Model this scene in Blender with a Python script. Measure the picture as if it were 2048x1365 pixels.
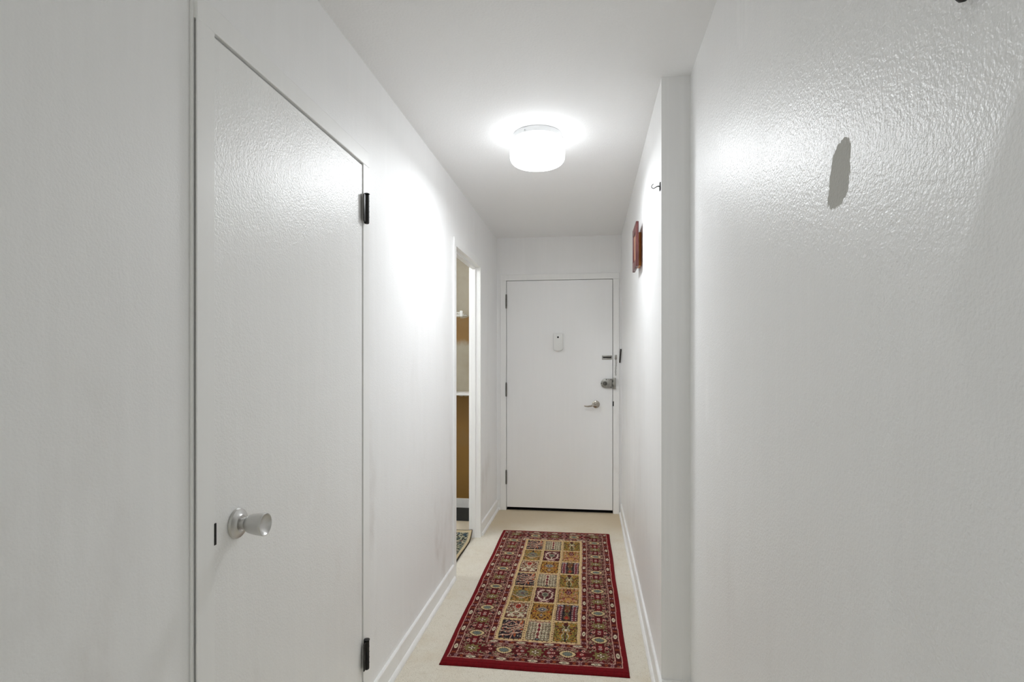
import bpy, bmesh, math, random
import numpy as np
from mathutils import Vector, Matrix

# ------------------------------------------------------------------ scene, camera, world, lights
S = bpy.context.scene
for o in list(bpy.data.objects):
    bpy.data.objects.remove(o, do_unlink=True)
C = S.collection
PI = math.pi
F_PX = 1130.0                       # focal length in pixels of the 2048x1365 frame
CAM_H = 1.33
YAW = math.atan((1179.0 - 1024.0) / F_PX)
cam_d = bpy.data.cameras.new('camera'); cam = bpy.data.objects.new('camera', cam_d); C.objects.link(cam)
cam.location = (0, 0, CAM_H); cam.rotation_euler = (PI / 2, 0, YAW)
cam_d.sensor_width = 36.0; cam_d.lens = F_PX * 36.0 / 2048.0
cam_d.shift_y = (724.0 - 682.5) / 2048.0
cam_d.clip_start = 0.02
S.camera = cam
S.cycles.max_bounces = 16; S.cycles.diffuse_bounces = 10

W = bpy.data.worlds.new('world'); S.world = W; W.use_nodes = True
W.node_tree.nodes['Background'].inputs['Color'].default_value = (0.92, 0.96, 1.0, 1)
W.node_tree.nodes['Background'].inputs['Strength'].default_value = 0.4

LAMP_EMIT = 4.3                    # hall lamp glass
LAMP_DOWN = 9.2                    # watts that leave through the shade's bottom
SIDE_EMIT = 62.0                    # side room globe
fill_d = bpy.data.lights.new('added_fill_light', 'AREA'); fill_d.shape = 'RECTANGLE'  # unseen fill light added behind the camera
fill_d.size = 3.2; fill_d.size_y = 1.9; fill_d.energy = 33; fill_d.color = (0.84, 0.92, 1.0)
fill_light = bpy.data.objects.new('added_fill_light', fill_d); C.objects.link(fill_light)
fill_light.location = (-3.16, -2.8, 1.35); fill_light.rotation_euler = (PI / 2, 0, -PI / 2)

S.view_settings.view_transform = 'Standard'
S.view_settings.look = 'None'
S.view_settings.gamma = 1.0
S.view_settings.use_curve_mapping = False
S.view_settings.exposure = 0.28

# ------------------------------------------------------------------ measures (metres)
XL, XR, XN, YE, H = -0.827, 0.278, 0.387, 5.02, 2.44
YJ = 2.263                          # where the right wall steps
WT = 0.07                           # left wall thickness
YB = -0.5                           # hall opens to the living room here

# ------------------------------------------------------------------ helpers
def lin(c):
    return tuple(((v / 255.0) / 12.92 if v / 255.0 <= 0.04045 else ((v / 255.0 + 0.055) / 1.055) ** 2.4) for v in c) + (1.0,)

def tag(o, label, cat, group=None, kind=None):
    o['label'] = label; o['category'] = cat
    if group: o['group'] = group
    if kind: o['kind'] = kind
    return o

def obj(name, bm, mat, parent=None, smooth=False, angle=None):
    me = bpy.data.meshes.new(name)
    bmesh.ops.recalc_face_normals(bm, faces=bm.faces)
    bm.to_mesh(me); bm.free()
    if smooth:
        me.polygons.foreach_set('use_smooth', [True] * len(me.polygons))
        if angle: me.set_sharp_from_angle(angle=math.radians(angle))
    me.materials.append(mat)
    o = bpy.data.objects.new(name, me); C.objects.link(o)
    if parent: o.parent = parent; o.matrix_parent_inverse = parent.matrix_world.inverted()
    return o

def empty(name, loc):
    o = bpy.data.objects.new(name, None); C.objects.link(o)
    o.location = loc; o.empty_display_size = 0.05
    o.matrix_world = Matrix.Translation(loc)
    return o

def box(bm, x0, x1, y0, y1, z0, z1, bev=0.0, seg=2):
    t = bmesh.new()
    v = [t.verts.new(p) for p in [(x0,y0,z0),(x1,y0,z0),(x1,y1,z0),(x0,y1,z0),(x0,y0,z1),(x1,y0,z1),(x1,y1,z1),(x0,y1,z1)]]
    for f in [(3,2,1,0),(4,5,6,7),(0,1,5,4),(1,2,6,5),(2,3,7,6),(3,0,4,7)]:
        t.faces.new([v[i] for i in f])
    if bev > 0:
        bmesh.ops.bevel(t, geom=list(t.edges), offset=bev, segments=seg, profile=0.5, affect='EDGES')
    merge(bm, t)

def merge(bm, t, M=None):
    if M is not None: bmesh.ops.transform(t, matrix=M, verts=t.verts)
    vm = {}
    for v in t.verts: vm[v] = bm.verts.new(v.co)
    for f in t.faces:
        try: bm.faces.new([vm[v] for v in f.verts])
        except ValueError: pass
    t.free()

def lathe(bm, prof, M=None, n=40):
    """prof: list of (r, z); axis +Z; M placed afterwards"""
    t = bmesh.new(); rings = []
    for r, z in prof:
        if r < 1e-6: rings.append([t.verts.new((0, 0, z))])
        else: rings.append([t.verts.new((r * math.cos(2*PI*k/n), r * math.sin(2*PI*k/n), z)) for k in range(n)])
    for a, b in zip(rings[:-1], rings[1:]):
        for k in range(n):
            k2 = (k + 1) % n
            q = ([a[0]] if len(a) == 1 else [a[k], a[k2]]) + ([b[0]] if len(b) == 1 else [b[k2], b[k]])
            if len(q) > 2: t.faces.new(q)
    for R in (rings[0], rings[-1]):
        if len(R) > 1: t.faces.new(R)
    merge(bm, t, M)

def tube(bm, pts, rad, n=10, closed=False):
    pts = [Vector(p) for p in pts]; t = bmesh.new(); rings = []
    N = len(pts)
    rads = rad if isinstance(rad, (list, tuple)) else [rad] * N
    up = None
    for i, p in enumerate(pts):
        if closed: d = pts[(i+1) % N] - pts[i-1]
        else: d = pts[min(i+1, N-1)] - pts[max(i-1, 0)]
        d.normalize()
        if up is None:
            up = Vector((0,0,1)) if abs(d.z) < 0.9 else Vector((1,0,0))
        a = d.cross(up).normalized(); up = a.cross(d).normalized(); b = up
        rings.append([t.verts.new(p + rads[i] * (math.cos(2*PI*k/n) * a + math.sin(2*PI*k/n) * b)) for k in range(n)])
    R = list(zip(rings[:-1], rings[1:])) + ([(rings[-1], rings[0])] if closed else [])
    for a, b in R:
        for k in range(n): t.faces.new([a[k], a[(k+1) % n], b[(k+1) % n], b[k]])
    if not closed:
        t.faces.new(rings[0]); t.faces.new(list(reversed(rings[-1])))
    merge(bm, t)

def prism(bm, prof, y0, y1, swap=False):
    """closed 2D profile (a,z) swept from y0 to y1 along Y (a = x), or along X when swap (a = y)"""
    t = bmesh.new()
    A = [t.verts.new((a, y0, z) if not swap else (y0, a, z)) for a, z in prof]
    B = [t.verts.new((a, y1, z) if not swap else (y1, a, z)) for a, z in prof]
    n = len(prof)
    for k in range(n): t.faces.new([A[k], A[(k+1) % n], B[(k+1) % n], B[k]])
    t.faces.new(A); t.faces.new(list(reversed(B)))
    merge(bm, t)

def slab(bm, x0, x1, y0, y1, z0, z1): box(bm, x0, x1, y0, y1, z0, z1)

AX = {'x': Matrix.Rotation(PI/2, 4, 'Y'), '-x': Matrix.Rotation(-PI/2, 4, 'Y'), '-y': Matrix.Rotation(PI/2, 4, 'X'), 'z': Matrix.Identity(4), '-z': Matrix.Rotation(PI, 4, 'X')}
def at(p, ax): return Matrix.Translation(p) @ AX[ax]

# ------------------------------------------------------------------ materials
class N:
    def __init__(s, name):
        s.m = bpy.data.materials.new(name); s.m.use_nodes = True
        s.t = s.m.node_tree; s.b = s.t.nodes['Principled BSDF']
        s.pos = s.t.nodes.new('ShaderNodeNewGeometry').outputs['Position']
    def n(s, k, **kw):
        q = s.t.nodes.new(k)
        for a, v in kw.items(): setattr(q, a, v)
        return q
    def l(s, a, b): s.t.links.new(a, b)
    def setv(s, sock, v):
        if isinstance(v, bpy.types.NodeSocket): s.l(v, sock)
        else: sock.default_value = v
    def math(s, op, a, b=0.0, c=0.0, clamp=False):
        q = s.n('ShaderNodeMath', operation=op, use_clamp=clamp)
        for i, v in enumerate((a, b, c)): s.setv(q.inputs[i], v)
        return q.outputs[0]
    def map(s, scale=(1,1,1), loc=(0,0,0), vec=None):
        q = s.n('ShaderNodeMapping'); s.l(vec or s.pos, q.inputs[0])
        q.inputs['Scale'].default_value = scale; q.inputs['Location'].default_value = loc
        return q.outputs[0]
    def noise(s, scale, detail=3, rough=0.55, vec=None, dist=0.0):
        q = s.n('ShaderNodeTexNoise'); s.l(vec or s.pos, q.inputs['Vector'])
        q.inputs['Scale'].default_value = scale; q.inputs['Detail'].default_value = detail
        q.inputs['Roughness'].default_value = rough; q.inputs['Distortion'].default_value = dist
        return q.outputs['Fac']
    def ramp(s, v, a, b, lo=0.0, hi=1.0):
        q = s.n('ShaderNodeMapRange', interpolation_type='SMOOTHSTEP'); s.l(v, q.inputs[0])
        for i, x in enumerate((a, b, lo, hi)): q.inputs[i+1].default_value = x
        return q.outputs[0]
    def mix(s, f, a, b):
        q = s.n('ShaderNodeMix', data_type='RGBA')
        s.setv(q.inputs[0], f); s.setv(q.inputs[6], a); s.setv(q.inputs[7], b)
        return q.outputs[2]
    def bump(s, h, strength, dist, nrm=None):
        q = s.n('ShaderNodeBump'); s.l(h, q.inputs['Height'])
        q.inputs['Strength'].default_value = strength; q.inputs['Distance'].default_value = dist
        if nrm: s.l(nrm, q.inputs['Normal'])
        return q.outputs[0]
    def xyz(s):
        q = s.n('ShaderNodeSeparateXYZ'); s.l(s.pos, q.inputs[0]); return q.outputs
    def fin(s, col=None, rough=None, nrm=None, **kw):
        if col is not None: s.setv(s.b.inputs['Base Color'], col)
        if rough is not None: s.setv(s.b.inputs['Roughness'], rough)
        if nrm is not None: s.l(nrm, s.b.inputs['Normal'])
        for k, v in kw.items(): s.b.inputs[k.replace('_', ' ')].default_value = v
        return s.m

def paint(name, col, rough=0.32, stip=170, bstr=0.35, bdist=0.0016, streak=0.35, smudge=0.0, extra=None, off=0.0, spec=0.5, wave=0.12):
    m = N(name)
    base = lin(col)
    st = m.noise(1.0, 4, 0.6, m.map((38, 38, 1.6), (off, off, off)))
    bl = m.noise(2.2, 3, 0.6, m.map((1, 1, 1), (off + 3, off, 7)))
    a = m.ramp(st, 0.40, 0.75)                     # brushed-over strokes
    hi = tuple(min(1, v * 1.04) for v in base[:3]) + (1,)
    c = m.mix(m.math('MULTIPLY', a, streak), base, hi)
    r = m.math('ADD', rough, m.math('MULTIPLY', m.math('SUBTRACT', bl, 0.5), 0.16))
    r = m.math('ADD', r, m.math('MULTIPLY', a, 0.05 * streak))
    if smudge > 0:
        sm = m.noise(1.0, 5, 0.65, m.map((3.2, 3.2, 1.5), (off + 11, 2, 5)))
        k = m.ramp(sm, 0.52, 0.75)
        z = m.xyz()[2]
        low = m.ramp(z, 0.15, 1.5, 1.0, 0.15)      # hands and shoes soil the lower wall
        c = m.mix(m.math('MULTIPLY', m.math('MULTIPLY', k, low), smudge), c, lin((205, 198, 192)))
    fine = m.noise(stip, 2, 0.5)
    mid = m.noise(stip * 0.35, 2, 0.5)
    hgt = m.math('ADD', fine, m.math('MULTIPLY', mid, 0.45))
    nb = m.bump(hgt, bstr, bdist)
    nb = m.bump(m.noise(4.0, 2, 0.5), wave, 0.01, nb)
    r = m.math('MAXIMUM', r, 0.30)
    if extra: c, r, nb = extra(m, c, r, nb)
    return m.fin(c, r, nb, Specular_IOR_Level=spec)

WHITE = (243, 243, 243)
def right_extra(m, c, r, nb):
    x, y, z = m.xyz()
    wob = m.math('MULTIPLY', m.math('SUBTRACT', m.noise(1.0, 3, 0.6, m.map((150, 150, 45))), 0.5), 1.1)
    zz = m.math('SUBTRACT', z, 1.624)
    yc = m.math('ADD', m.math('SUBTRACT', y, 0.944), m.math('MULTIPLY', zz, 0.22))
    wy = m.math('ADD', 0.037, m.math('MULTIPLY', zz, -0.08))     # narrower towards its top
    d = m.math('ADD', m.math('POWER', m.math('ABSOLUTE', m.math('DIVIDE', yc, wy)), 2.2),
               m.math('POWER', m.math('ABSOLUTE', m.math('DIVIDE', zz, 0.050)), 4.0))
    d = m.math('ADD', d, wob)
    k = m.ramp(d, 0.97, 1.01, 1.0, 0.0)
    c = m.mix(k, c, lin((196, 195, 190)))
    r = m.math('ADD', r, m.math('MULTIPLY', k, 0.6), clamp=True)
    # area of flatter paint at the near end, its edge bowing away at eye height
    edge = m.math('SUBTRACT', 0.682, m.math('MULTIPLY', m.math('ABSOLUTE', m.math('SUBTRACT', z, 1.387)), 0.58))
    edge = m.math('ADD', edge, m.math('MULTIPLY', m.math('SUBTRACT', m.noise(9, 3, 0.5), 0.5), 0.03))
    fl = m.math('MULTIPLY', m.ramp(m.math('SUBTRACT', y, edge), -0.02, 0.015, 1.0, 0.0), m.ramp(z, 1.56, 1.68, 1.0, 0.0))
    r = m.math('ADD', r, m.math('MULTIPLY', fl, 0.30), clamp=True)
    # brushed light strokes: top of the wall, beside the step
    fib = m.ramp(m.noise(1.0, 4, 0.6, m.map((120, 120, 5), (1, 5, 2))), 0.42, 0.55)
    for yc, hw, zc, hz in ((1.49, 0.085, 2.32, 0.20), (2.07, 0.05, 1.82, 0.06), (1.95, 0.03, 1.25, 0.14), (1.78, 0.03, 1.10, 0.06)):
        e = m.math('ADD', m.math('POWER', m.math('ABSOLUTE', m.math('DIVIDE', m.math('SUBTRACT', y, yc), hw)), 4.0), m.math('POWER', m.math('ABSOLUTE', m.math('DIVIDE', m.math('SUBTRACT', z, zc), hz)), 4.0))
        k2 = m.math('MULTIPLY', m.ramp(m.math('ADD', e, m.math('MULTIPLY', m.noise(40, 2), 0.8)), 0.9, 1.3, 1.0, 0.0), fib)
        c = m.mix(m.math('MULTIPLY', k2, 0.55), c, lin((252, 252, 252)))
    # long vertical touch-up strokes of flatter paint
    s = m.ramp(m.noise(1.0, 3, 0.55, m.map((9, 9, 1.1), (4.3, 2.1, 0.6))), 0.63, 0.67)
    s = m.math('MULTIPLY', s, m.ramp(m.noise(60, 2, 0.5, m.map((1, 1, 0.05))), 0.35, 0.5))
    r = m.math('ADD', r, m.math('MULTIPLY', s, 0.07), clamp=True)
    return c, r, nb

M_left = paint('paint_left_wall', WHITE, 0.45, 210, 0.42, 0.0014, 0.5, 0.55, off=1.7)
M_right = paint('paint_right_wall', WHITE, 0.37, 200, 0.72, 0.0018, 0.4, 0.15, right_extra, off=5.1, spec=0.75)
M_rfar = paint('paint_right_far_wall', WHITE, 0.38, 190, 0.28, 0.0014, 1.0, 0.5, off=8.3)
M_end = paint('paint_end_wall', WHITE, 0.36, 200, 0.25, 0.0012, 0.5, 0.1, off=3.9)
M_ceil = paint('ceiling_texture', (242, 242, 242), 0.75, 120, 0.5, 0.0028, 0.1, off=2.2, spec=0.25)
M_trim = paint('trim_gloss', (243, 243, 242), 0.36, 90, 0.10, 0.0010, 0.5, 0.35, off=6.6)
M_door = paint('door_gloss', (242, 242, 241), 0.35, 200, 0.65, 0.0017, 0.5, 0.35, off=4.4, spec=0.75)
M_edoor = paint('entry_door_gloss', (243, 243, 243), 0.34, 120, 0.14, 0.0010, 0.3, 0.0, off=9.4, wave=0.04)
M_back = paint('living_room_paint', (240, 240, 238), 0.6, 120, 0.2, 0.001, 0.1, off=0.4)

def side_wall():
    m = N('side_room_paint')
    x, y, z = m.xyz()
    beige, ochre = lin((166, 157, 138)), lin((136, 100, 40))  # ochre is the shelves' shadow, painted into the wall colour
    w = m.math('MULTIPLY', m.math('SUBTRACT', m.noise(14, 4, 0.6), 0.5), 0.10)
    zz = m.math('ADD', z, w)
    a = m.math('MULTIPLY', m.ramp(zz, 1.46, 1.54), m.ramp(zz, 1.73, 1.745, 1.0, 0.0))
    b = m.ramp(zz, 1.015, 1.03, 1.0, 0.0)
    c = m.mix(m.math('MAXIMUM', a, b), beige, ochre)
    d = m.ramp(m.noise(3.0, 4, 0.6), 0.45, 0.7)
    c = m.mix(m.math('MULTIPLY', d, 0.25), c, lin((128, 110, 78)))
    return m.fin(c, 0.5, m.bump(m.noise(160, 2), 0.25, 0.001))
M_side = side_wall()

def carpet():
    m = N('cream_carpet')
    base, dk, soil = lin((242, 236, 222)), lin((206, 195, 174)), lin((216, 198, 168))
    tuft = m.noise(420, 2, 0.6)
    c = m.mix(m.ramp(tuft, 0.36, 0.52, 0.75, 0.0), base, dk)
    mott = m.noise(28, 4, 0.65)
    c = m.mix(m.ramp(mott, 0.5, 0.75, 0.0, 0.35), c, dk)
    fleck = m.noise(190, 2, 0.5, m.map((1, 1, 1), (0.3, 0.7, 0)))
    c = m.mix(m.ramp(fleck, 0.60, 0.70, 0.0, 0.6), c, lin((168, 150, 122)))
    dirt = m.noise(2.6, 4, 0.6, m.map((1, 1, 1), (2.0, 0.4, 0)))
    c = m.mix(m.ramp(dirt, 0.48, 0.78, 0.0, 0.55), c, soil)
    y = m.xyz()[1]
    worn = m.math('MULTIPLY', m.ramp(m.math('ADD', y, m.math('MULTIPLY', dirt, 0.5)), 4.35, 5.0), 0.8)
    c = m.mix(worn, c, soil)
    h = m.math('ADD', tuft, m.math('MULTIPLY', m.noise(110, 2), 0.8))
    return m.fin(c, 0.95, m.bump(h, 0.8, 0.004), Specular_IOR_Level=0.1)
M_carpet = carpet()

def simple(name, col, rough=0.5, metal=0.0, bscale=0, bstr=0.1, var=0.0):
    m = N(name); c = lin(col)
    if var:
        c = m.mix(m.ramp(m.noise(40, 4, 0.65), 0.35, 0.7, 0.0, var), c, tuple(v * 0.45 for v in c[:3]) + (1,))
    nb = m.bump(m.noise(bscale, 3), bstr, 0.001) if bscale else None
    return m.fin(c, rough, nb, Metallic=metal)
M_black = simple('blackened_steel', (32, 31, 30), 0.45, 0.3, 300, 0.2, 0.3)
M_dark = simple('dark_rubber', (14, 13, 12), 0.7, 0.0, 200, 0.2)
M_alum = simple('satin_aluminium', (205, 204, 202), 0.34, 0.9, 600, 0.05)
M_nickel = simple('polished_nickel', (176, 170, 160), 0.18, 1.0)
M_old = simple('worn_nickel', (168, 166, 160), 0.34, 0.85, 400, 0.15, 0.5)
M_grime = simple('grey_painted_steel', (110, 108, 102), 0.5, 0.3, 250, 0.3, 0.7)
M_plast = simple('white_plastic', (232, 232, 230), 0.35)
M_wire = simple('white_coated_wire', (236, 236, 232), 0.35)
M_bronze = simple('dark_bronze', (52, 48, 44), 0.45, 0.6)
M_mat = simple('charcoal_mat', (52, 52, 49), 0.9, 0.0, 500, 0.8, 0.5)
M_canopy = simple('brushed_steel_canopy', (200, 200, 200), 0.3, 0.8)

def wood(name, c0, c1, rough=0.35):
    m = N(name)
    w = m.noise(1.0, 4, 0.6, m.map((60, 60, 6)), 1.5)
    return m.fin(m.mix(m.ramp(w, 0.35, 0.65), lin(c0), lin(c1)), rough, m.bump(w, 0.1, 0.001))
M_rosewood = wood('red_brown_wood', (78, 38, 38), (108, 58, 54))
M_oak = wood('orange_oak', (226, 150, 62), (196, 116, 42))
M_inset = wood('tan_wood', (196, 150, 120), (170, 120, 92))

def glass_lit(name, e):
    m = N(name)
    return m.fin((0.95, 0.95, 0.94, 1), 0.15, None, Emission_Color=(0.935, 0.97, 1.0, 1), Emission_Strength=e)
M_lamp = glass_lit('lit_opal_glass', LAMP_EMIT)
M_lamp2 = glass_lit('lit_opal_globe', SIDE_EMIT)

# ------------------------------------------------------------------ the setting
def struct(name, bm, mat, label, cat):
    o = obj(name, bm, mat); tag(o, label, cat, kind='structure'); return o

bm = bmesh.new(); slab(bm, -3.2, 2.2, -5.2, YE + 0.25, -0.1, 0.0)
struct('floor', bm, M_carpet, 'cream wall-to-wall carpet running down the hall', 'carpet')
bm = bmesh.new(); slab(bm, -3.2, 2.2, -5.2, YE + 0.25, H, H + 0.1)
struct('ceiling', bm, M_ceil, 'white textured hall ceiling', 'ceiling')

# closet door in the left wall and doorway further on (y ranges of the rough openings)
CD0, CD1, CDZ = 1.141, 1.957, 2.044            # closet door leaf
CF = 0.057                                     # frame face width
DW0, DW1, DWZ = 3.415, 4.195, 2.045            # clear doorway
X0, X1 = XL - WT, XL
bm = bmesh.new()
slab(bm, X0, X1, YB, CD0 - 0.03, 0, H)
slab(bm, X0, X1, CD0 - 0.03, CD1 + 0.03, CDZ + 0.03, H)
slab(bm, X0, X1, CD1 + 0.03, DW0 - 0.02, 0, H)
slab(bm, X0, X1, DW0 - 0.02, DW1 + 0.02, DWZ + 0.02, H)
slab(bm, X0, X1, DW1 + 0.02, YE, 0, H)
struct('wall_left', bm, M_left, 'white scuffed left wall of the hall with two door openings', 'wall')
ED0, ED1, EDZ = -0.735, 0.200, 2.052           # entry door leaf
bm = bmesh.new()
slab(bm, XL, ED0 - 0.03, YE, YE + 0.14, 0, H)
slab(bm, ED1 + 0.03, XR, YE, YE + 0.14, 0, H)
slab(bm, ED0 - 0.03, ED1 + 0.03, YE, YE + 0.14, EDZ + 0.03, H)
struct('wall_end', bm, M_end, 'white end wall around the entry door', 'wall')
bm = bmesh.new()
slab(bm, XR, XR + 0.22, YJ, YE + 0.14, 0, H)
struct('wall_right_far', bm, M_rfar, 'streaky white right wall beyond the step', 'wall')
bm = bmesh.new()
slab(bm, XN, XN + 0.111, YB, YJ, 0, H)
struct('wall_right_near', bm, M_right, 'glossy white near right wall with a grey touch-up patch', 'wall')

# side room behind the doorway
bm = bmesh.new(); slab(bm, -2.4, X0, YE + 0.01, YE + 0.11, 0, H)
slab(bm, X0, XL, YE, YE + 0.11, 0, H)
struct('wall_side_room_far', bm, M_side, 'beige side room wall with ochre shelf shade painted below the shelves', 'wall')
bm = bmesh.new(); slab(bm, -2.5, -2.4, 2.5, YE + 0.11, 0, H)
struct('wall_side_room_left', bm, M_back, 'plain far left wall of the side room', 'wall')
bm = bmesh.new(); slab(bm, -2.4, X0, 2.5, 2.6, 0, H)
struct('wall_side_room_near', bm, M_back, 'plain near wall of the side room', 'wall')
# closet behind the closed door
bm = bmesh.new(); slab(bm, -1.6, -1.55, 0.9, 2.3, 0, H); slab(bm, -1.55, X0, 0.85, 0.9, 0, H); slab(bm, -1.55, X0, 2.25, 2.3, 0, H)
struct('wall_closet', bm, M_back, 'inside walls of the closet behind the closed door', 'wall')
# living room behind the camera, with an unseen window added for the fill light
bm = bmesh.new()
slab(bm, -3.1, -3.0, -5.1, -4.4, 0, H); slab(bm, -3.1, -3.0, -1.2, YB, 0, H)
slab(bm, -3.1, -3.0, -4.4, -1.2, 0, 0.4); slab(bm, -3.1, -3.0, -4.4, -1.2, 2.3, H)
struct('wall_living_left', bm, M_back, 'left wall, with an added window opening, of the living room behind the viewer', 'wall')
bm = bmesh.new(); slab(bm, 2.0, 2.1, -5.1, YB, 0, H)
struct('wall_living_right', bm, M_back, 'right wall of the living room behind the viewer', 'wall')
bm = bmesh.new(); slab(bm, -3.1, X0, YB, YB + 0.1, 0, H)
struct('wall_living_front', bm, M_back, 'living room wall left of the hall opening', 'wall')
bm = bmesh.new(); slab(bm, XN + 0.111, 2.1, YB, YB + 0.1, 0, H)
struct('wall_living_front_right', bm, M_back, 'living room wall right of the hall opening', 'wall')
bm = bmesh.new()
slab(bm, -3.0, 2.0, -5.1, -5.0, 0, H)
struct('wall_back', bm, M_back, 'back wall of the living room behind the viewer', 'wall')
bm = bmesh.new()
for y in (-4.4, -2.83, -1.26): box(bm, -3.08, -3.02, y, y + 0.06, 0.4, 2.3, 0.004)
box(bm, -3.08, -3.02, -4.4, -1.2, 0.4, 0.46, 0.004); box(bm, -3.08, -3.02, -4.4, -1.2, 2.24, 2.3, 0.004)
struct('added_window_1', bm, M_trim, 'wide white window frame, added unseen behind the viewer for the fill light', 'window')

# ---- door frames
def xframe(name, y0, y1, ztop, face, proud, depth, label, stepped=False, reveal=0.0):
    """steel frame in the left wall: face proud of XL, returns into the opening"""
    t = empty(name, (XL, (y0 + y1) / 2, 0)); tag(t, label, 'door frame', kind='structure')
    f0, f1 = XL, XL + proud
    def jamb(a, b, nm):
        bm = bmesh.new()
        if stepped and a < y0 - face / 2:
            box(bm, f1 - 0.0035, f1, a, b, 0, ztop, 0.0008); box(bm, f0, f1 - 0.0035, a + 0.010, b, 0, ztop)
        else: box(bm, f0, f1, a, b, 0, ztop, 0.0012)
        obj(nm, bm, M_trim, t)
    jamb(y0 - face, y0, 'jamb'); jamb(y1, y1 + face, 'jamb')
    bm = bmesh.new(); box(bm, f0, f1, y0 - face, y1 + face, ztop, ztop + face, 0.0025)
    obj('head', bm, M_trim, t)
    return t
trim1 = xframe('trim_1', CD0 - 0.0022, CD1 + 0.005, CDZ + 0.008, 0.056, 0.013, 0.1, 'white painted flat frame around the closet door', stepped=True)
# raised back band along the near edge of that frame, and the closing returns inside the opening
bm = bmesh.new(); box(bm, XL, XL + 0.006, CD0 - 0.0655, CD0 - 0.0575, 0, H - 0.002, 0.002)
obj('edge_bead', bm, M_trim, trim1)
bm = bmesh.new()
box(bm, X0, XL, CD0 - 0.03, CD0 - 0.0022, 0, CDZ + 0.008); box(bm, X0, XL, CD1 + 0.005, CD1 + 0.03, 0, CDZ + 0.008)
box(bm, X0, XL, CD0 - 0.03, CD1 + 0.03, CDZ + 0.008, CDZ + 0.03)
box(bm, XL - 0.055, XL - 0.035, CD0 - 0.0015, CD0 + 0.012, 0, CDZ + 0.006)
box(bm, XL - 0.055, XL - 0.035, CD1 - 0.008, CD1 + 0.004, 0, CDZ + 0.006)
box(bm, XL - 0.055, XL - 0.035, CD0 + 0.012, CD1 - 0.008, CDZ - 0.008, CDZ + 0.006)
obj('stop', bm, M_trim, trim1)

trim2 = xframe('trim_2', DW0, DW1, DWZ, 0.05, 0.012, 0.1, 'white frame of the open doorway in the left wall')
bm = bmesh.new()
box(bm, X0 - 0.007, XL, DW0 - 0.02, DW0, 0, DWZ); box(bm, X0 - 0.007, XL, DW1, DW1 + 0.02, 0, DWZ)
box(bm, X0 - 0.007, XL, DW0 - 0.02, DW1 + 0.02, DWZ, DWZ + 0.02)
obj('return', bm, M_trim, trim2)
bm = bmesh.new()
box(bm, XL - 0.055, XL - 0.026, DW0, DW0 + 0.011, 0, DWZ - 0.011, 0.002); box(bm, XL - 0.055, XL - 0.026, DW1 - 0.011, DW1, 0, DWZ - 0.011, 0.002)
box(bm, XL - 0.055, XL - 0.026, DW0, DW1, DWZ - 0.011, DWZ, 0.002)
obj('stop', bm, M_trim, trim2)

trim3 = empty('trim_3', ((ED0 + ED1) / 2, YE, 0)); tag(trim3, 'white steel frame around the entry door', 'door frame', kind='structure')
EF, EP = 0.053, 0.014
for a, b in ((ED0 - EF - 0.004, ED0 - 0.004), (ED1 + 0.004, ED1 + EF + 0.004)):
    bm = bmesh.new(); box(bm, a, b, YE - EP, YE, 0, EDZ + 0.004, 0.0025); obj('jamb', bm, M_trim, trim3)
bm = bmesh.new(); box(bm, ED0 - EF - 0.004, ED1 + EF + 0.004, YE - EP, YE, EDZ + 0.004, EDZ + EF + 0.004, 0.0025)
obj('head', bm, M_trim, trim3)
bm = bmesh.new()
box(bm, ED0 - 0.03, ED0 - 0.004, YE, YE + 0.14, 0, EDZ + 0.004); box(bm, ED1 + 0.004, ED1 + 0.03, YE, YE + 0.14, 0, EDZ + 0.004)
box(bm, ED0 - 0.03, ED1 + 0.03, YE, YE + 0.14, EDZ + 0.004, EDZ + 0.03)
obj('return', bm, M_trim, trim3)
bm = bmesh.new(); box(bm, ED0 - 0.004, ED1 + 0.004, YE + 0.055, YE + 0.14, 0, EDZ + 0.004); obj('stop', bm, M_dark, trim3)  # black slab added behind the leaf, darkens its gaps and blocks leaking light
bm = bmesh.new(); box(bm, ED0 - 0.003, ED1 + 0.003, YE + 0.012, YE + 0.05, 0, 0.006, 0.002); obj('gap_shade_strip', bm, M_dark, trim3)  # dark strip standing in for the shade under the door
bm = bmesh.new(); box(bm, ED1 + 0.0005, ED1 + 0.010, YE - EP - 0.003, YE - EP + 0.004, 0.942, 0.984, 0.001); obj('strike_plate', bm, M_dark, trim3)

# ---- baseboards: board with a shoe strip below
def bprof(side):
    s = side
    p = [(0, 0), (0, 0.092), (0.009, 0.092), (0.012, 0.088), (0.012, 0.022), (0.016, 0.021), (0.021, 0.016), (0.024, 0.009), (0.024, 0)]
    return p
def base_y(name, xw, sgn, y0, y1, label):
    bm = bmesh.new(); prism(bm, [(xw + sgn * a, z) for a, z in bprof(1)], y0, y1)
    o = obj(name, bm, M_trim); tag(o, label, 'baseboard', kind='structure')
def base_x(name, yw, sgn, x0, x1, label):
    bm = bmesh.new(); prism(bm, [(yw + sgn * a, z) for a, z in bprof(1)], x0, x1, swap=True)
    o = obj(name, bm, M_trim); tag(o, label, 'baseboard', kind='structure')
base_y('baseboard_left', XL, 1, CD1 + 0.0605, DW0 - 0.0505, 'white baseboard between the closet door and the doorway')
base_y('baseboard_left_far', XL, 1, DW1 + 0.0505, YE - 0.0245, 'short white baseboard between the doorway and the entry door')
base_y('baseboard_left_near', XL, 1, YB + 0.1, CD0 - 0.066, 'white baseboard on the near left wall')
base_y('baseboard_right', XR, -1, YJ - 0.0235, YE - 0.0145, 'long white baseboard along the right wall beside the rug')
base_x('baseboard_step', YJ, -1, XR, XN - 0.0245, 'short white baseboard on the step of the right wall')
base_y('baseboard_right_near', XN, -1, YB + 0.1, YJ, 'white baseboard on the near right wall')
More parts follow.
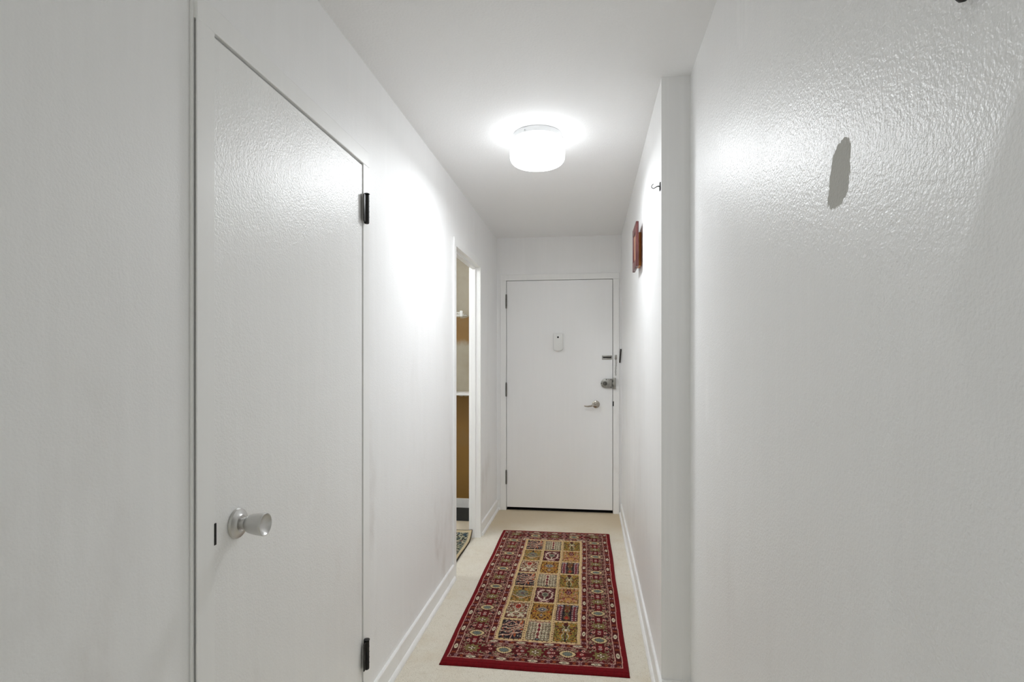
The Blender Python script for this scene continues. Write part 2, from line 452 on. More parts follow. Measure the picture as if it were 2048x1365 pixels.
base_x('baseboard_end', YE, -1, XL, ED0 - EF - 0.0045, 'tiny white baseboard piece left of the entry door')
bm = bmesh.new(); box(bm, -2.4, X0 - 0.008, YE - 0.002, YE + 0.01, 0, 0.088, 0.002)
struct('baseboard_side_room', bm, M_trim, 'white baseboard below the beige side room wall', 'baseboard')

# ------------------------------------------------------------------ closet door
XD = XL + 0.0095                                   # door face
d1 = empty('door_1', (XD - 0.02, (CD0 + CD1) / 2, 0.012)); tag(d1, 'white flush closet door with a satin round knob and black hinges', 'door', kind='structure')
bm = bmesh.new(); box(bm, XD - 0.035, XD, CD0, CD1, 0.012, CDZ, 0.0015); obj('leaf', bm, M_door, d1)
KY, KZ = 1.222, 0.952
bm = bmesh.new()
lathe(bm, [(0.0, 0), (0.0345, 0), (0.0355, 0.003), (0.0335, 0.007), (0.024, 0.009), (0.0205, 0.012), (0.0195, 0.0135), (0.0, 0.0135)], at((XD, KY, KZ), 'x'), 56)
rose = obj('rose', bm, M_alum, d1, True, 30)
bm = bmesh.new()
lathe(bm, [(0.0, 0.0125), (0.0120, 0.0125), (0.0120, 0.018), (0.0140, 0.0185), (0.0140, 0.024), (0.0155, 0.0255), (0.0185, 0.029), (0.0212, 0.034), (0.0232, 0.042), (0.0250, 0.054),
           (0.0262, 0.066), (0.0264, 0.0705), (0.0255, 0.0728), (0.0240, 0.0728), (0.0225, 0.0705), (0.017, 0.0650), (0.009, 0.0620), (0.0, 0.0612)], at((XD, KY, KZ), 'x'), 56)
knob = obj('knob', bm, M_alum, d1, True, 40)
bm = bmesh.new()
box(bm, XD + 0.0012, XD + 0.0045, CD0 - 0.0045, CD0 + 0.0030, KZ - 0.025, KZ + 0.023, 0.001)
obj('latch_strike', bm, M_black, d1)
def hinge(parent, M, L, r, leaf, mat, capr=1.0):
    """barrel along Z at the origin of M; leaf plate reaching towards -X of M"""
    t = bmesh.new()
    lathe(t, [(0, -L/2), (r, -L/2), (r, L/2), (0, L/2)], None, 20)
    for k in (-0.3, -0.1, 0.1, 0.3):              # knuckle joints
        lathe(t, [(0, k*L - 0.0006), (r * 1.07, k*L - 0.0006), (r * 1.07, k*L + 0.0006), (0, k*L + 0.0006)], None, 20)
    if leaf: box(t, -leaf, 0, -0.001, 0.0025, -L/2, L/2, 0.0006)
    b = bmesh.new(); merge(b, t, M)
    h = obj('hinge', b, mat, parent, True, 35)
    t = bmesh.new()
    lathe(t, [(0, L/2), (r*0.75, L/2), (r*0.6, L/2 + 0.002), (r*1.15*capr, L/2 + 0.004), (r*1.15*capr, L/2 + 0.007), (r*0.6, L/2 + 0.009), (0, L/2 + 0.009)], None, 20)
    lathe(t, [(0, -L/2 - 0.006), (r*0.7, -L/2 - 0.005), (r*0.95, -L/2 - 0.002), (r*0.95, -L/2), (0, -L/2)], None, 20)
    b = bmesh.new(); merge(b, t, M)
    obj('pin', b, mat, h, True, 35)
    return h
for z in (1.887, 0.262, 1.075):
    if z == 1.075: continue
    Mh = Matrix.Translation((XL + 0.0225, CD1 + 0.012, z)) @ Matrix.Rotation(PI/2, 4, 'Z') @ Matrix.Translation((0, 0, 0))
    hinge(d1, Mh, 0.098, 0.0092, 0.027, M_black)

# ------------------------------------------------------------------ entry door
YD = YE - 0.010                                   # door face
d2 = empty('door_2', ((ED0 + ED1) / 2, YE, 0.015)); tag(d2, 'white flush entry door at the end of the hall with lever and locks', 'door', kind='structure')
bm = bmesh.new(); box(bm, ED0, ED1, YD, YD + 0.045, 0.030, EDZ, 0.0015); obj('leaf', bm, M_edoor, d2)
for z in (1.868, 1.079, 0.295):
    hinge(d2, Matrix.Translation((ED0 - 0.003, YD - 0.008, z)) @ Matrix.Rotation(PI, 4, 'Z'), 0.112, 0.0068, 0, M_grime, 0.9)
# lever
LX, LZ = 0.056, 0.957
bm = bmesh.new(); lathe(bm, [(0, 0), (0.0325, 0), (0.0335, 0.003), (0.032, 0.008), (0.026, 0.011), (0.014, 0.012), (0.012, 0.03), (0, 0.03)], at((LX, YD, LZ), '-y'), 40)
lr = obj('lever_rose', bm, M_nickel, d2, True, 30)
bm = bmesh.new()
pts = [(LX, YD - 0.028, LZ), (LX, YD - 0.045, LZ), (LX - 0.008, YD - 0.054, LZ - 0.001), (LX - 0.022, YD - 0.057, LZ - 0.005),
       (LX - 0.045, YD - 0.057, LZ - 0.012), (LX - 0.07, YD - 0.056, LZ - 0.016), (LX - 0.09, YD - 0.054, LZ - 0.015), (LX - 0.102, YD - 0.051, LZ - 0.012)]
tube(bm, pts, [0.011, 0.011, 0.0105, 0.0095, 0.008, 0.007, 0.006, 0.004], 14)
obj('lever', bm, M_nickel, lr, True, 40)
# rim lock with rounded end, its strike on the frame
def dshape(bm, x0, x1, z0, z1, ya, yb, r):
    """flat plate facing -Y, rounded on its left side"""
    cz = (z0 + z1) / 2; pr = []
    n = 14
    for k in range(n + 1):
        a = PI / 2 + PI * k / n
        pr.append((x0 + r + r * math.cos(a), cz + (z1 - z0) / 2 * math.sin(a)))
    pr += [(x1, z0), (x1, z1)]
    t = bmesh.new()
    A = [t.verts.new((x, ya, z)) for x, z in pr]; B = [t.verts.new((x, yb, z)) for x, z in pr]
    for k in range(len(pr)): t.faces.new([A[k], A[(k+1) % len(pr)], B[(k+1) % len(pr)], B[k]])
    t.faces.new(A); t.faces.new(list(reversed(B)))
    bmesh.ops.recalc_face_normals(t, faces=t.faces)
    fe = [e for e in t.edges if all(abs(v.co.y - ya) < 1e-6 for v in e.verts)]
    bmesh.ops.bevel(t, geom=fe, offset=0.004, segments=2, profile=0.5, affect='EDGES')
    merge(bm, t)
bm = bmesh.new(); dshape(bm, 0.098, 0.194, 1.100, 1.182, YD - 0.026, YD, 0.040)
lock = obj('rim_lock', bm, M_old, d2, True, 35); lock['label'] = 'worn nickel rim lock'
bm = bmesh.new()
lathe(bm, [(0, 0), (0.018, 0), (0.018, 0.003), (0.015, 0.005), (0, 0.005)], at((0.134, YD - 0.026, 1.141), '-y'), 28)
ts = bmesh.new(); box(ts, -0.004, 0.004, -0.012, 0, -0.014, 0.014, 0.002); merge(bm, ts, Matrix.Translation((0.134, YD - 0.031, 1.141)))
obj('thumb_turn', bm, M_grime, lock, True, 35)
for px, pz in ((0.145, 1.175), (0.184, 1.175), (0.184, 1.107), (0.103, 1.141)):
    bm = bmesh.new(); lathe(bm, [(0, 0), (0.0040, 0), (0.0036, 0.0015), (0, 0.002)], at((px, YD - 0.0262, pz), '-y'), 12); obj('screw', bm, M_dark, lock, True, 40)
bm = bmesh.new()
box(bm, 0.2045, 0.226, YE - EP - 0.026, YE - EP, 1.092, 1.190, 0.002)
for z in (1.096, 1.134, 1.172): box(bm, 0.1975, 0.2045, YE - EP - 0.024, YE - EP - 0.004, z - 0.004, z + 0.018, 0.0015)
stk = obj('rim_lock_strike', bm, M_old, trim3, True, 35)
# chain guard: slotted track on the door, chain hanging from its plate on the frame
bm = bmesh.new()
box(bm, 0.108, 0.194, YD - 0.004, YD, 1.350, 1.386, 0.0015); box(bm, 0.110, 0.194, YD - 0.011, YD - 0.004, 1.373, 1.383, 0.002); box(bm, 0.110, 0.194, YD - 0.011, YD - 0.004, 1.352, 1.362, 0.002)
tr = obj('chain_track', bm, M_old, d2, True, 35)
bm = bmesh.new(); box(bm, 0.117, 0.190, YD - 0.0048, YD - 0.004, 1.3625, 1.3725); obj('slot', bm, M_dark, tr)
bm = bmesh.new()
box(bm, 0.2165, 0.2365, YE - EP - 0.003, YE - EP, 1.352, 1.390, 0.001)
lathe(bm, [(0, 0), (0.007, 0), (0.007, 0.010), (0.004, 0.013), (0, 0.013)], at((0.2265, YE - EP - 0.003, 1.364), '-y'), 18)
cp = obj('chain_plate', bm, M_old, trim3, True, 35)
bm = bmesh.new()
nl = 11
for k in range(nl):
    zc = 1.352 - 0.0135 * k; L, wd = 0.0065, 0.0045
    xo = 0.2270 + 0.0022 * math.sin(k * 0.6)
    pp = []
    for j in range(16):
        a = 2 * PI * j / 16
        u, v = wd * math.cos(a), (L + 0.0015) * math.sin(a)
        pp.append((xo + (u if k % 2 == 0 else u * 0.25), YE - EP - 0.009 + (0 if k % 2 == 0 else u), zc + v))
    tube(bm, pp, 0.0015, 6, closed=True)
obj('chain', bm, M_old, cp, True, 60)

# door chime box with a peephole on the entry door
cb = empty('door_chime_box', (-0.273, YD, 1.425)); tag(cb, 'white plastic chime box with a black peephole on the entry door', 'chime box')
bm = bmesh.new()
bx0, bx1, bz0, bz1 = -0.3155, -0.2305, 1.425, 1.580
n = 12; pr = [(bx0, bz1 - 0.006), (bx0, bz0 + 0.016)]
for k in range(1, n): 
    u = k / n; pr.append((bx0 + (bx1 - bx0) * u, bz0 + 0.016 - 0.016 * math.sin(PI * u) ** 0.8))
pr += [(bx1, bz0 + 0.016), (bx1, bz1 - 0.006), (bx1 - 0.006, bz1), (bx0 + 0.006, bz1)]
A = [bm.verts.new((x, YD - 0.034, z)) for x, z in pr]; B = [bm.verts.new((x, YD, z)) for x, z in pr]
for k in range(len(pr)): bm.faces.new([A[k], A[(k+1) % len(pr)], B[(k+1) % len(pr)], B[k]])
bm.faces.new(A); bm.faces.new(list(reversed(B)))
bmesh.ops.recalc_face_normals(bm, faces=bm.faces)
bmesh.ops.bevel(bm, geom=[e for e in bm.edges if all(v.co.y < YD - 0.03 for v in e.verts)], offset=0.004, segments=3, profile=0.5, affect='EDGES')
obj('cover', bm, M_plast, cb, True, 40)
bm = bmesh.new(); lathe(bm, [(0, 0), (0.0082, 0), (0.0082, 0.0012), (0.006, 0.0016), (0, 0.0010)], at((-0.2745, YD - 0.034, 1.546), '-y'), 24)
obj('peephole', bm, M_dark, cb, True, 40)

# slim dark case fixed at a tilt beside the frame
t = bmesh.new(); box(t, -0.0055, 0.0055, -0.012, 0, -0.061, 0.061, 0.003)
bm = bmesh.new(); merge(bm, t, Matrix.Translation((0.2665, YE, 1.381)) @ Matrix.Rotation(math.radians(4.5), 4, 'Y'))
o = obj('slim_wall_case', bm, M_bronze, None, True, 40); tag(o, 'slim dark tilted case on the wall strip right of the entry door', 'case')

# ------------------------------------------------------------------ ceiling lamp
LP = (-0.252, 2.752)
lamp = empty('ceiling_lamp', (LP[0], LP[1], H)); tag(lamp, 'lit white drum ceiling lamp on the hall ceiling', 'lamp')
bm = bmesh.new(); lathe(bm, [(0.0, 0), (0.116, 0), (0.118, -0.002), (0.118, -0.026), (0.113, -0.029), (0.0, -0.029)], Matrix.Translation((LP[0], LP[1], H)), 72)
cn = obj('canopy', bm, M_canopy, lamp, True, 30)
for a in (-0.45, 1.65, 3.75):
    bm = bmesh.new(); p = (LP[0] + 0.118 * math.sin(a), LP[1] - 0.118 * math.cos(a), H - 0.016)
    tt = bmesh.new(); lathe(tt, [(0, -0.001), (0.0045, -0.001), (0.0045, 0.006), (0.003, 0.0075), (0, 0.0075)], None, 14)
    merge(bm, tt, Matrix.Translation(p) @ Matrix.Rotation(a, 4, 'Z') @ AX['-y']); obj('thumb_screw', bm, M_canopy, cn, True, 40)
bm = bmesh.new()
prof = [(0.108, -0.024), (0.114, -0.027)]
for k in range(7):
    a = PI/2 * k / 6; prof.append((0.112 + 0.021 * math.sin(a), -0.049 + 0.021 * math.cos(a)))
prof += [(0.1335, -0.075), (0.1335, -0.105)]
for k in range(9):
    a = PI/2 * k / 8; prof.append((0.0985 + 0.035 * math.cos(a), -0.112 - 0.034 * math.sin(a)))
prof += [(0.06, -0.1485), (0.0, -0.1495)]
lathe(bm, prof, Matrix.Translation((LP[0], LP[1], H)), 72)
obj('glass_shade', bm, M_lamp, lamp, True, 50)
ld = bpy.data.lights.new('lamp_bulb_light', 'AREA'); ld.shape = 'DISK'; ld.size = 0.23; ld.energy = LAMP_DOWN; ld.spread = math.radians(180); ld.color = (0.935, 0.97, 1.0)
lo_ = bpy.data.objects.new('lamp_bulb_light', ld); C.objects.link(lo_); lo_.location = (LP[0], LP[1], H - 0.152)
lo_.parent = lamp; lo_.matrix_parent_inverse = lamp.matrix_world.inverted()

# ------------------------------------------------------------------ things on the right wall
# wooden door chime: oak box on the wall, framed panel in front
ch = empty('wooden_door_chime', (XR, 3.20, 1.85)); tag(ch, 'red-brown framed wooden chime box on the right wall', 'chime box')
bm = bmesh.new(); box(bm, XR - 0.021, XR, 3.135, 3.225, 1.852, 2.035, 0.002); obj('body', bm, M_oak, ch, True, 35)
px0, px1, py0, py1, pz0, pz1 = XR - 0.036, XR - 0.021, 3.035, 3.275, 1.836, 2.072
for nm, (a, b, c, d) in (('frame_stile', (py0, py0 + 0.045, pz0, pz1)), ('frame_stile', (py1 - 0.045, py1, pz0, pz1)),
                         ('frame_rail', (py0 + 0.045, py1 - 0.045, pz0, pz0 + 0.045)), ('frame_rail', (py0 + 0.045, py1 - 0.045, pz1 - 0.045, pz1))):
    bm = bmesh.new(); box(bm, px0, px1, a, b, c, d, 0.003); obj(nm, bm, M_rosewood, ch, True, 35)
bm = bmesh.new(); box(bm, px0 + 0.006, px1, py0 + 0.045, py1 - 0.045, pz0 + 0.045, pz1 - 0.045, 0.001); obj('inset_panel', bm, M_inset, ch)

# ceiling-height coat hook near the wall's outer corner
hk = empty('wall_hook', (XR, 2.292, 2.008)); tag(hk, 'small dark curved hook at the outer corner of the right wall', 'hook')
bm = bmesh.new(); box(bm, XR - 0.004, XR, 2.283, 2.301, 2.007, 2.039, 0.0012); obj('back_plate', bm, M_black, hk, True, 35)
bm = bmesh.new()
tube(bm, [(XR - 0.003, 2.292, 2.024), (XR - 0.008, 2.292, 2.0245), (XR - 0.014, 2.292, 2.0235), (XR - 0.020, 2.292, 2.0195), (XR - 0.026, 2.292, 2.0165),
          (XR - 0.031, 2.292, 2.0175), (XR - 0.0345, 2.292, 2.0215), (XR - 0.0345, 2.292, 2.0265), (XR - 0.031, 2.292, 2.031), (XR - 0.027, 2.292, 2.0340)],
     [0.0028, 0.0022, 0.0017, 0.0015, 0.0015, 0.0015, 0.0015, 0.0014, 0.0013, 0.0012], 10)
obj('hook', bm, M_black, hk, True, 50)

# black peg high on the near right wall
pg = empty('wall_peg', (XN, 0.628, 1.702)); tag(pg, 'black round peg high on the near right wall', 'peg')
bm = bmesh.new(); lathe(bm, [(0, 0), (0.004, 0), (0.004, 0.006), (0, 0.006)], at((XN, 0.628, 1.7055), '-x'), 16); obj('shank', bm, M_black, pg, True, 40)
bm = bmesh.new(); lathe(bm, [(0, 0.006), (0.007, 0.006), (0.010, 0.009), (0.0105, 0.013), (0.008, 0.017), (0, 0.019)], at((XN, 0.628, 1.7055), '-x'), 28); obj('head', bm, M_black, pg, True, 50)

# ------------------------------------------------------------------ side room things
WS = YE + 0.01
sh = empty('wire_shelf', (-1.5, WS, 1.75)); tag(sh, 'white wire shelf high on the side room wall', 'shelf')
sx0, sx1, sy0, zt = -2.2, -1.10, WS - 0.29, 1.752
def rod(nm, a, b, r, par): 
    bm = bmesh.new(); tube(bm, [a, b], r, 8); return obj(nm, bm, M_wire, par, True, 50)
for y, z, r in ((sy0, zt, 0.0042), (sy0, zt - 0.028, 0.0036), (WS - 0.15, zt - 0.003, 0.003), (WS - 0.012, zt - 0.003, 0.003)):
    rod('rail', (sx0, y, z), (sx1, y, z), r, sh)
proto = None
for k in range(44):
    x = sx0 + 0.012 + k * 0.025
    if proto is None:
        bm = bmesh.new(); tube(bm, [(x, WS - 0.002, zt + 0.003), (x, sy0 + 0.004, zt + 0.003), (x, sy0 - 0.002, zt), (x, sy0 - 0.002, zt - 0.03)], 0.0019, 6)
        proto = obj('cross_wire', bm, M_wire, sh, True, 50); px = x
    else:
        c = proto.copy(); C.objects.link(c); c.location.x = proto.location.x + (x - px)
bm = bmesh.new(); box(bm, sx1, sx1 + 0.022, sy0 - 0.012, sy0 + 0.014, zt - 0.034, zt + 0.016, 0.004); obj('end_cap', bm, M_plast, sh, True, 40)
bm = bmesh.new(); box(bm, -1.173, -1.157, sy0 - 0.006, sy0 + 0.012, zt - 0.056, zt - 0.026, 0.003); tube(bm, [(-1.165, sy0 + 0.003, zt - 0.05), (-1.165, sy0 + 0.003, zt - 0.066)], 0.006, 8)
obj('clip', bm, M_plast, sh, True, 40)
for x in (-1.75,):
    bm = bmesh.new(); tube(bm, [(x, sy0 + 0.002, zt - 0.03), (x, sy0 + 0.03, zt - 0.045), (x, WS - 0.014, zt - 0.30)], 0.0045, 8)
    box(bm, x - 0.008, x + 0.008, sy0 - 0.006, sy0 + 0.012, zt - 0.052, zt - 0.026, 0.003)
    box(bm, x - 0.008, x + 0.008, WS - 0.02, WS, zt - 0.33, zt - 0.28, 0.002)
    obj('brace', bm, M_wire, sh, True, 40)
sb = empty('shelf_board', (-1.5, WS, 1.04)); tag(sb, 'white board shelf lower on the side room wall', 'shelf')
bm = bmesh.new(); box(bm, -2.2, X0 - 0.02, WS - 0.27, WS, 1.040, 1.058, 0.002); obj('board', bm, M_trim, sb)
for x in (-1.95, -1.45):
    bm = bmesh.new(); box(bm, x, x + 0.02, WS - 0.22, WS, 1.022, 1.040, 0.002); box(bm, x, x + 0.02, WS - 0.02, WS, 0.86, 1.022, 0.002); obj('bracket', bm, M_trim, sb)

mt = empty('floor_mat', (-1.4, 4.81, 0)); tag(mt, 'charcoal ribbed mat against the side room wall', 'mat')
bm = bmesh.new(); box(bm, -1.85, -0.96, 4.615, 5.010, 0.0, 0.008, 0.003); obj('mat_base', bm, M_mat, mt, True, 40)
proto = None
for k in range(38):
    y = 4.625 + k * 0.01
    if proto is None:
        bm = bmesh.new(); box(bm, -1.84, -0.97, y - 0.003, y + 0.003, 0.0075, 0.0105, 0.001, 1); proto = obj('rib', bm, M_mat, mt); py = y
    else:
        c = proto.copy(); C.objects.link(c); c.location.y = proto.location.y + (y - py)

sl = empty('globe_lamp', (-1.55, 3.42, H)); tag(sl, 'lit ceiling globe inside the side room', 'lamp')
bm = bmesh.new(); lathe(bm, [(0, 0), (0.07, 0), (0.07, -0.02), (0.05, -0.03), (0, -0.03)], Matrix.Translation((-1.55, 3.42, H)), 32); obj('canopy', bm, M_plast, sl, True, 40)
bm = bmesh.new(); lathe(bm, [(0.045, -0.025)] + [(0.085 * math.sin(a), -0.105 + 0.085 * math.cos(a)) for a in [0.56 + (PI - 0.56) * k / 14 for k in range(15)][:-1]] + [(0, -0.19)], Matrix.Translation((-1.55, 3.42, H)), 36)
obj('globe', bm, M_lamp2, sl, True, 50)

# ------------------------------------------------------------------ rugs (pattern computed per vertex)
rng = np.random.default_rng(7)
def vnoise(x, y, seed):
    """smooth value noise in 0..1"""
    def h(i, j): 
        v = np.sin(i * 127.1 + j * 311.7 + seed * 74.7) * 43758.5453
        return v - np.floor(v)
    i, j = np.floor(x), np.floor(y); fx, fy = x - i, y - j
    fx, fy = fx * fx * (3 - 2 * fx), fy * fy * (3 - 2 * fy)
    return (h(i, j) * (1-fx) + h(i+1, j) * fx) * (1-fy) + (h(i, j+1) * (1-fx) + h(i+1, j+1) * fx) * fy
RED, EDGE, DKRED, WINE = (108, 20, 26), (120, 8, 20), (72, 14, 18), (92, 18, 30)
CREAM, IVORY, PINK, GOLD = (216, 190, 142), (226, 210, 180), (200, 146, 132), (178, 130, 52)
OLIVE, TEAL, NAVY, ORANGE, SAGE = (128, 118, 52), (104, 120, 116), (30, 26, 36), (176, 84, 40), (140, 142, 104)

class Canvas:
    def __init__(s, n): s.c = np.zeros((n, 3))
    def put(s, m, col, a=1.0):
        c = np.array(lin(col)[:3]); s.c[m] = s.c[m] * (1 - a) + c * a

def flower(cv, m0, dx, dy, R, petals, cols, ph=0.0):
    """cols: outer, inner, heart"""
    r = np.hypot(dx, dy); a = np.arctan2(dy, dx)
    edge = R * (0.82 + 0.18 * np.cos(petals * a + ph))
    cv.put(m0 & (r < edge), cols[0]); cv.put(m0 & (r < edge * 0.66), cols[1]); cv.put(m0 & (r < R * 0.26), cols[2])

def lens(dx, dy, a, b): return (np.abs(dx) / a) ** 1.5 + (np.abs(dy) / b) ** 1.7 < 1

def tile(cv, m, p, q, kind):
    """p, q in -1..1 (q towards the far end)"""
    def put(k, col): cv.put(m & k, col)
    ap = np.abs(p)
    n1 = vnoise(p * 5 + 20, q * 5 + 20, kind); n2 = vnoise(ap * 6 + 3, q * 6 + 7, kind + 5); n3 = vnoise(ap * 9 + 3, q * 9 + 1, kind + 9)
    al = np.ones_like(p, bool)
    if kind == 0:      # navy ground with pale branches
        put(al, NAVY); put(n1 > 0.68, (88, 60, 70)); put(n1 > 0.80, ORANGE); put((n1 < 0.16), (120, 84, 92))
        for y0, sl, cu in ((-0.75, 0.5, 0.2), (-0.35, 0.45, 0.5), (0.0, 0.35, 0.35), (0.35, 0.15, 0.3)):
            put(np.abs(q - (y0 + sl * (p + 0.8) * 0.6 + cu * 0.25 * p * p + 0.06 * np.sin(7 * p))) < 0.055, (206, 160, 136))
        put(np.abs(p - 0.35 - 0.35 * q) < 0.045, (206, 160, 136)); put(np.abs(q - 0.9 + 0.7 * np.abs(p + 0.1)) < 0.05, (206, 160, 136))
        put(n3 > 0.84, IVORY)
    elif kind == 1:    # ivory with wine stem and leafy columns
        put(al, IVORY)
        for c in (0.30, 0.58, 0.86):
            ph = (q * 5.5 + np.abs(ap - c) * 4.2) % 1.0
            put((np.abs(ap - c) < 0.13) & (ph < 0.42), (72, 76, 52)); put(np.abs(ap - c) < 0.025, (98, 70, 50))
        put(ap < 0.09 + 0.05 * np.sin(q * 14), (120, 24, 42)); put((ap < 0.2) & (q < -0.78), NAVY); put((ap < 0.10) & (np.abs(q + 0.86) < 0.07), TEAL)
        put((q > 0.86) & (n3 > 0.5), PINK)
    elif kind == 2:    # gold-olive with a pale vase tree
        put(al, GOLD); put(n2 > 0.52, OLIVE); put(n3 > 0.74, DKRED); put(n3 < 0.2, (96, 92, 60))
        put(ap < 0.05, NAVY); w = 0.10 + 0.20 * np.abs(np.sin(q * 5.2 + 0.6))
        put((np.abs(ap - w) < 0.045) & (np.abs(q) < 0.8) & (n3 > 0.35), (190, 186, 160)); put((ap < 0.13) & (np.abs(q - 0.2) < 0.12), IVORY)
        put((ap < 0.18) & (q > 0.62), DKRED)
    elif kind == 3:    # ivory with curling stems and a red flower
        put(al, IVORY); put(n2 > 0.60, (150, 96, 70)); put(n3 < 0.30, (88, 34, 30)); put(n3 > 0.78, SAGE)
        put(np.abs(n2 - 0.42) < 0.045, (110, 44, 40)); put(np.abs(q + 0.55 - 0.35 * np.cos(p * 3.2)) < 0.06, IVORY)
        r = np.hypot(p, q - 0.5); put(r < 0.32, IVORY); put(r < 0.27, (168, 52, 40)); put(r < 0.10, (92, 20, 26))
        put((q < -0.82) & (n1 > 0.4), (92, 20, 30))
    elif kind == 4:    # gold with a lobed dark-outlined medallion
        put(al, GOLD); put(n3 > 0.70, (70, 26, 28)); put(n2 < 0.24, ORANGE)
        r = (ap / 0.70) ** 1.3 + (np.abs(q - 0.25) / 0.42) ** 1.3
        put(r < 1, NAVY); put(r < 0.80, (188, 150, 96)); put(r < 0.55, (126, 132, 140)); put(r < 0.22, NAVY); put(r < 0.10, IVORY)
        d = ap * 1.1 + np.abs(q + 0.45); put(d < 0.36, NAVY); put(d < 0.28, (196, 150, 90)); put(d < 0.14, (110, 116, 128))
    elif kind == 5:    # navy with wine columns of white dots
        put(al, NAVY); put((ap > 0.42) & (q < 0.75), (70, 12, 30))
        for c in (0.52, 0.82): put((np.abs(ap - c) < 0.075) & ((q * 4.5) % 1.0 < 0.5), (206, 170, 166))
        put((np.abs(ap - 0.67) < 0.06), (128, 26, 40))
        put((ap < 0.28) & (n2 > 0.38), (122, 62, 36)); put(np.abs(ap - 0.12 - 0.08 * np.sin(q * 9)) < 0.045, (116, 104, 60))
        put(np.hypot(p, q + 0.62) < 0.16, (168, 46, 34)); put((np.abs(q - 0.86) < 0.07) & (n3 > 0.5), (150, 160, 170))
    elif kind == 6:    # olive with a teal palmette
        put(al, (138, 116, 52)); put(n2 > 0.55, (176, 124, 50)); put(n3 > 0.76, (70, 60, 40)); put(n3 < 0.2, (150, 150, 120))
        r = np.hypot(p / 0.62, (q - 0.05) / 0.5); put((r < 1) & (n3 > 0.3), (104, 108, 92)); put((r < 0.8) & (n3 > 0.5), (134, 136, 124)); put((r < 0.35) & (n1 > 0.4), (100, 84, 84))
        put(np.abs(q + 0.6 - 0.5 * ap) < 0.06, (206, 176, 150)); put((ap < 0.1) & (q > 0.55), NAVY)
    elif kind == 7:    # wine with an ivory ring
        put(al, (84, 14, 26)); put(n3 > 0.72, (196, 150, 150)); put(n3 < 0.16, NAVY)
        r = np.hypot(p / 0.72, q / 0.74); put(np.abs(r - 1.0) < 0.13, (222, 196, 176)); put((np.abs(r - 1.0) < 0.15) & (n1 > 0.7), (84, 14, 26))
        put((np.abs(q - 0.95) < 0.2) & (ap < 0.25), (84, 14, 26))
        r2 = np.hypot(p / 0.34, (q - 0.05) / 0.32); put(r2 < 1, (150, 146, 122)); put(r2 < 0.6, (90, 96, 84)); put((ap < 0.09) & (np.abs(q + 0.45) < 0.14), IVORY)
    else:              # gold with a wine flower
        put(al, (190, 142, 70)); put(n2 > 0.58, (200, 150, 110)); put(n3 > 0.72, (120, 44, 40)); put(n3 < 0.22, (120, 112, 70))
        r = np.hypot(p, q - 0.5); a = np.arctan2(q - 0.5, p); e = 0.40 * (0.8 + 0.2 * np.cos(6 * a))
        put(r < e, (92, 18, 30)); put(r < e * 0.55, (190, 130, 120)); put(r < 0.08, NAVY)
        put(np.abs(q + 0.1 + 0.5 * ap) < 0.05, (120, 60, 50)); put(np.hypot(ap - 0.45, q + 0.45) < 0.13, (150, 70, 60))
    put((ap > 0.955) | (np.abs(q) > 0.975), (60, 44, 36))

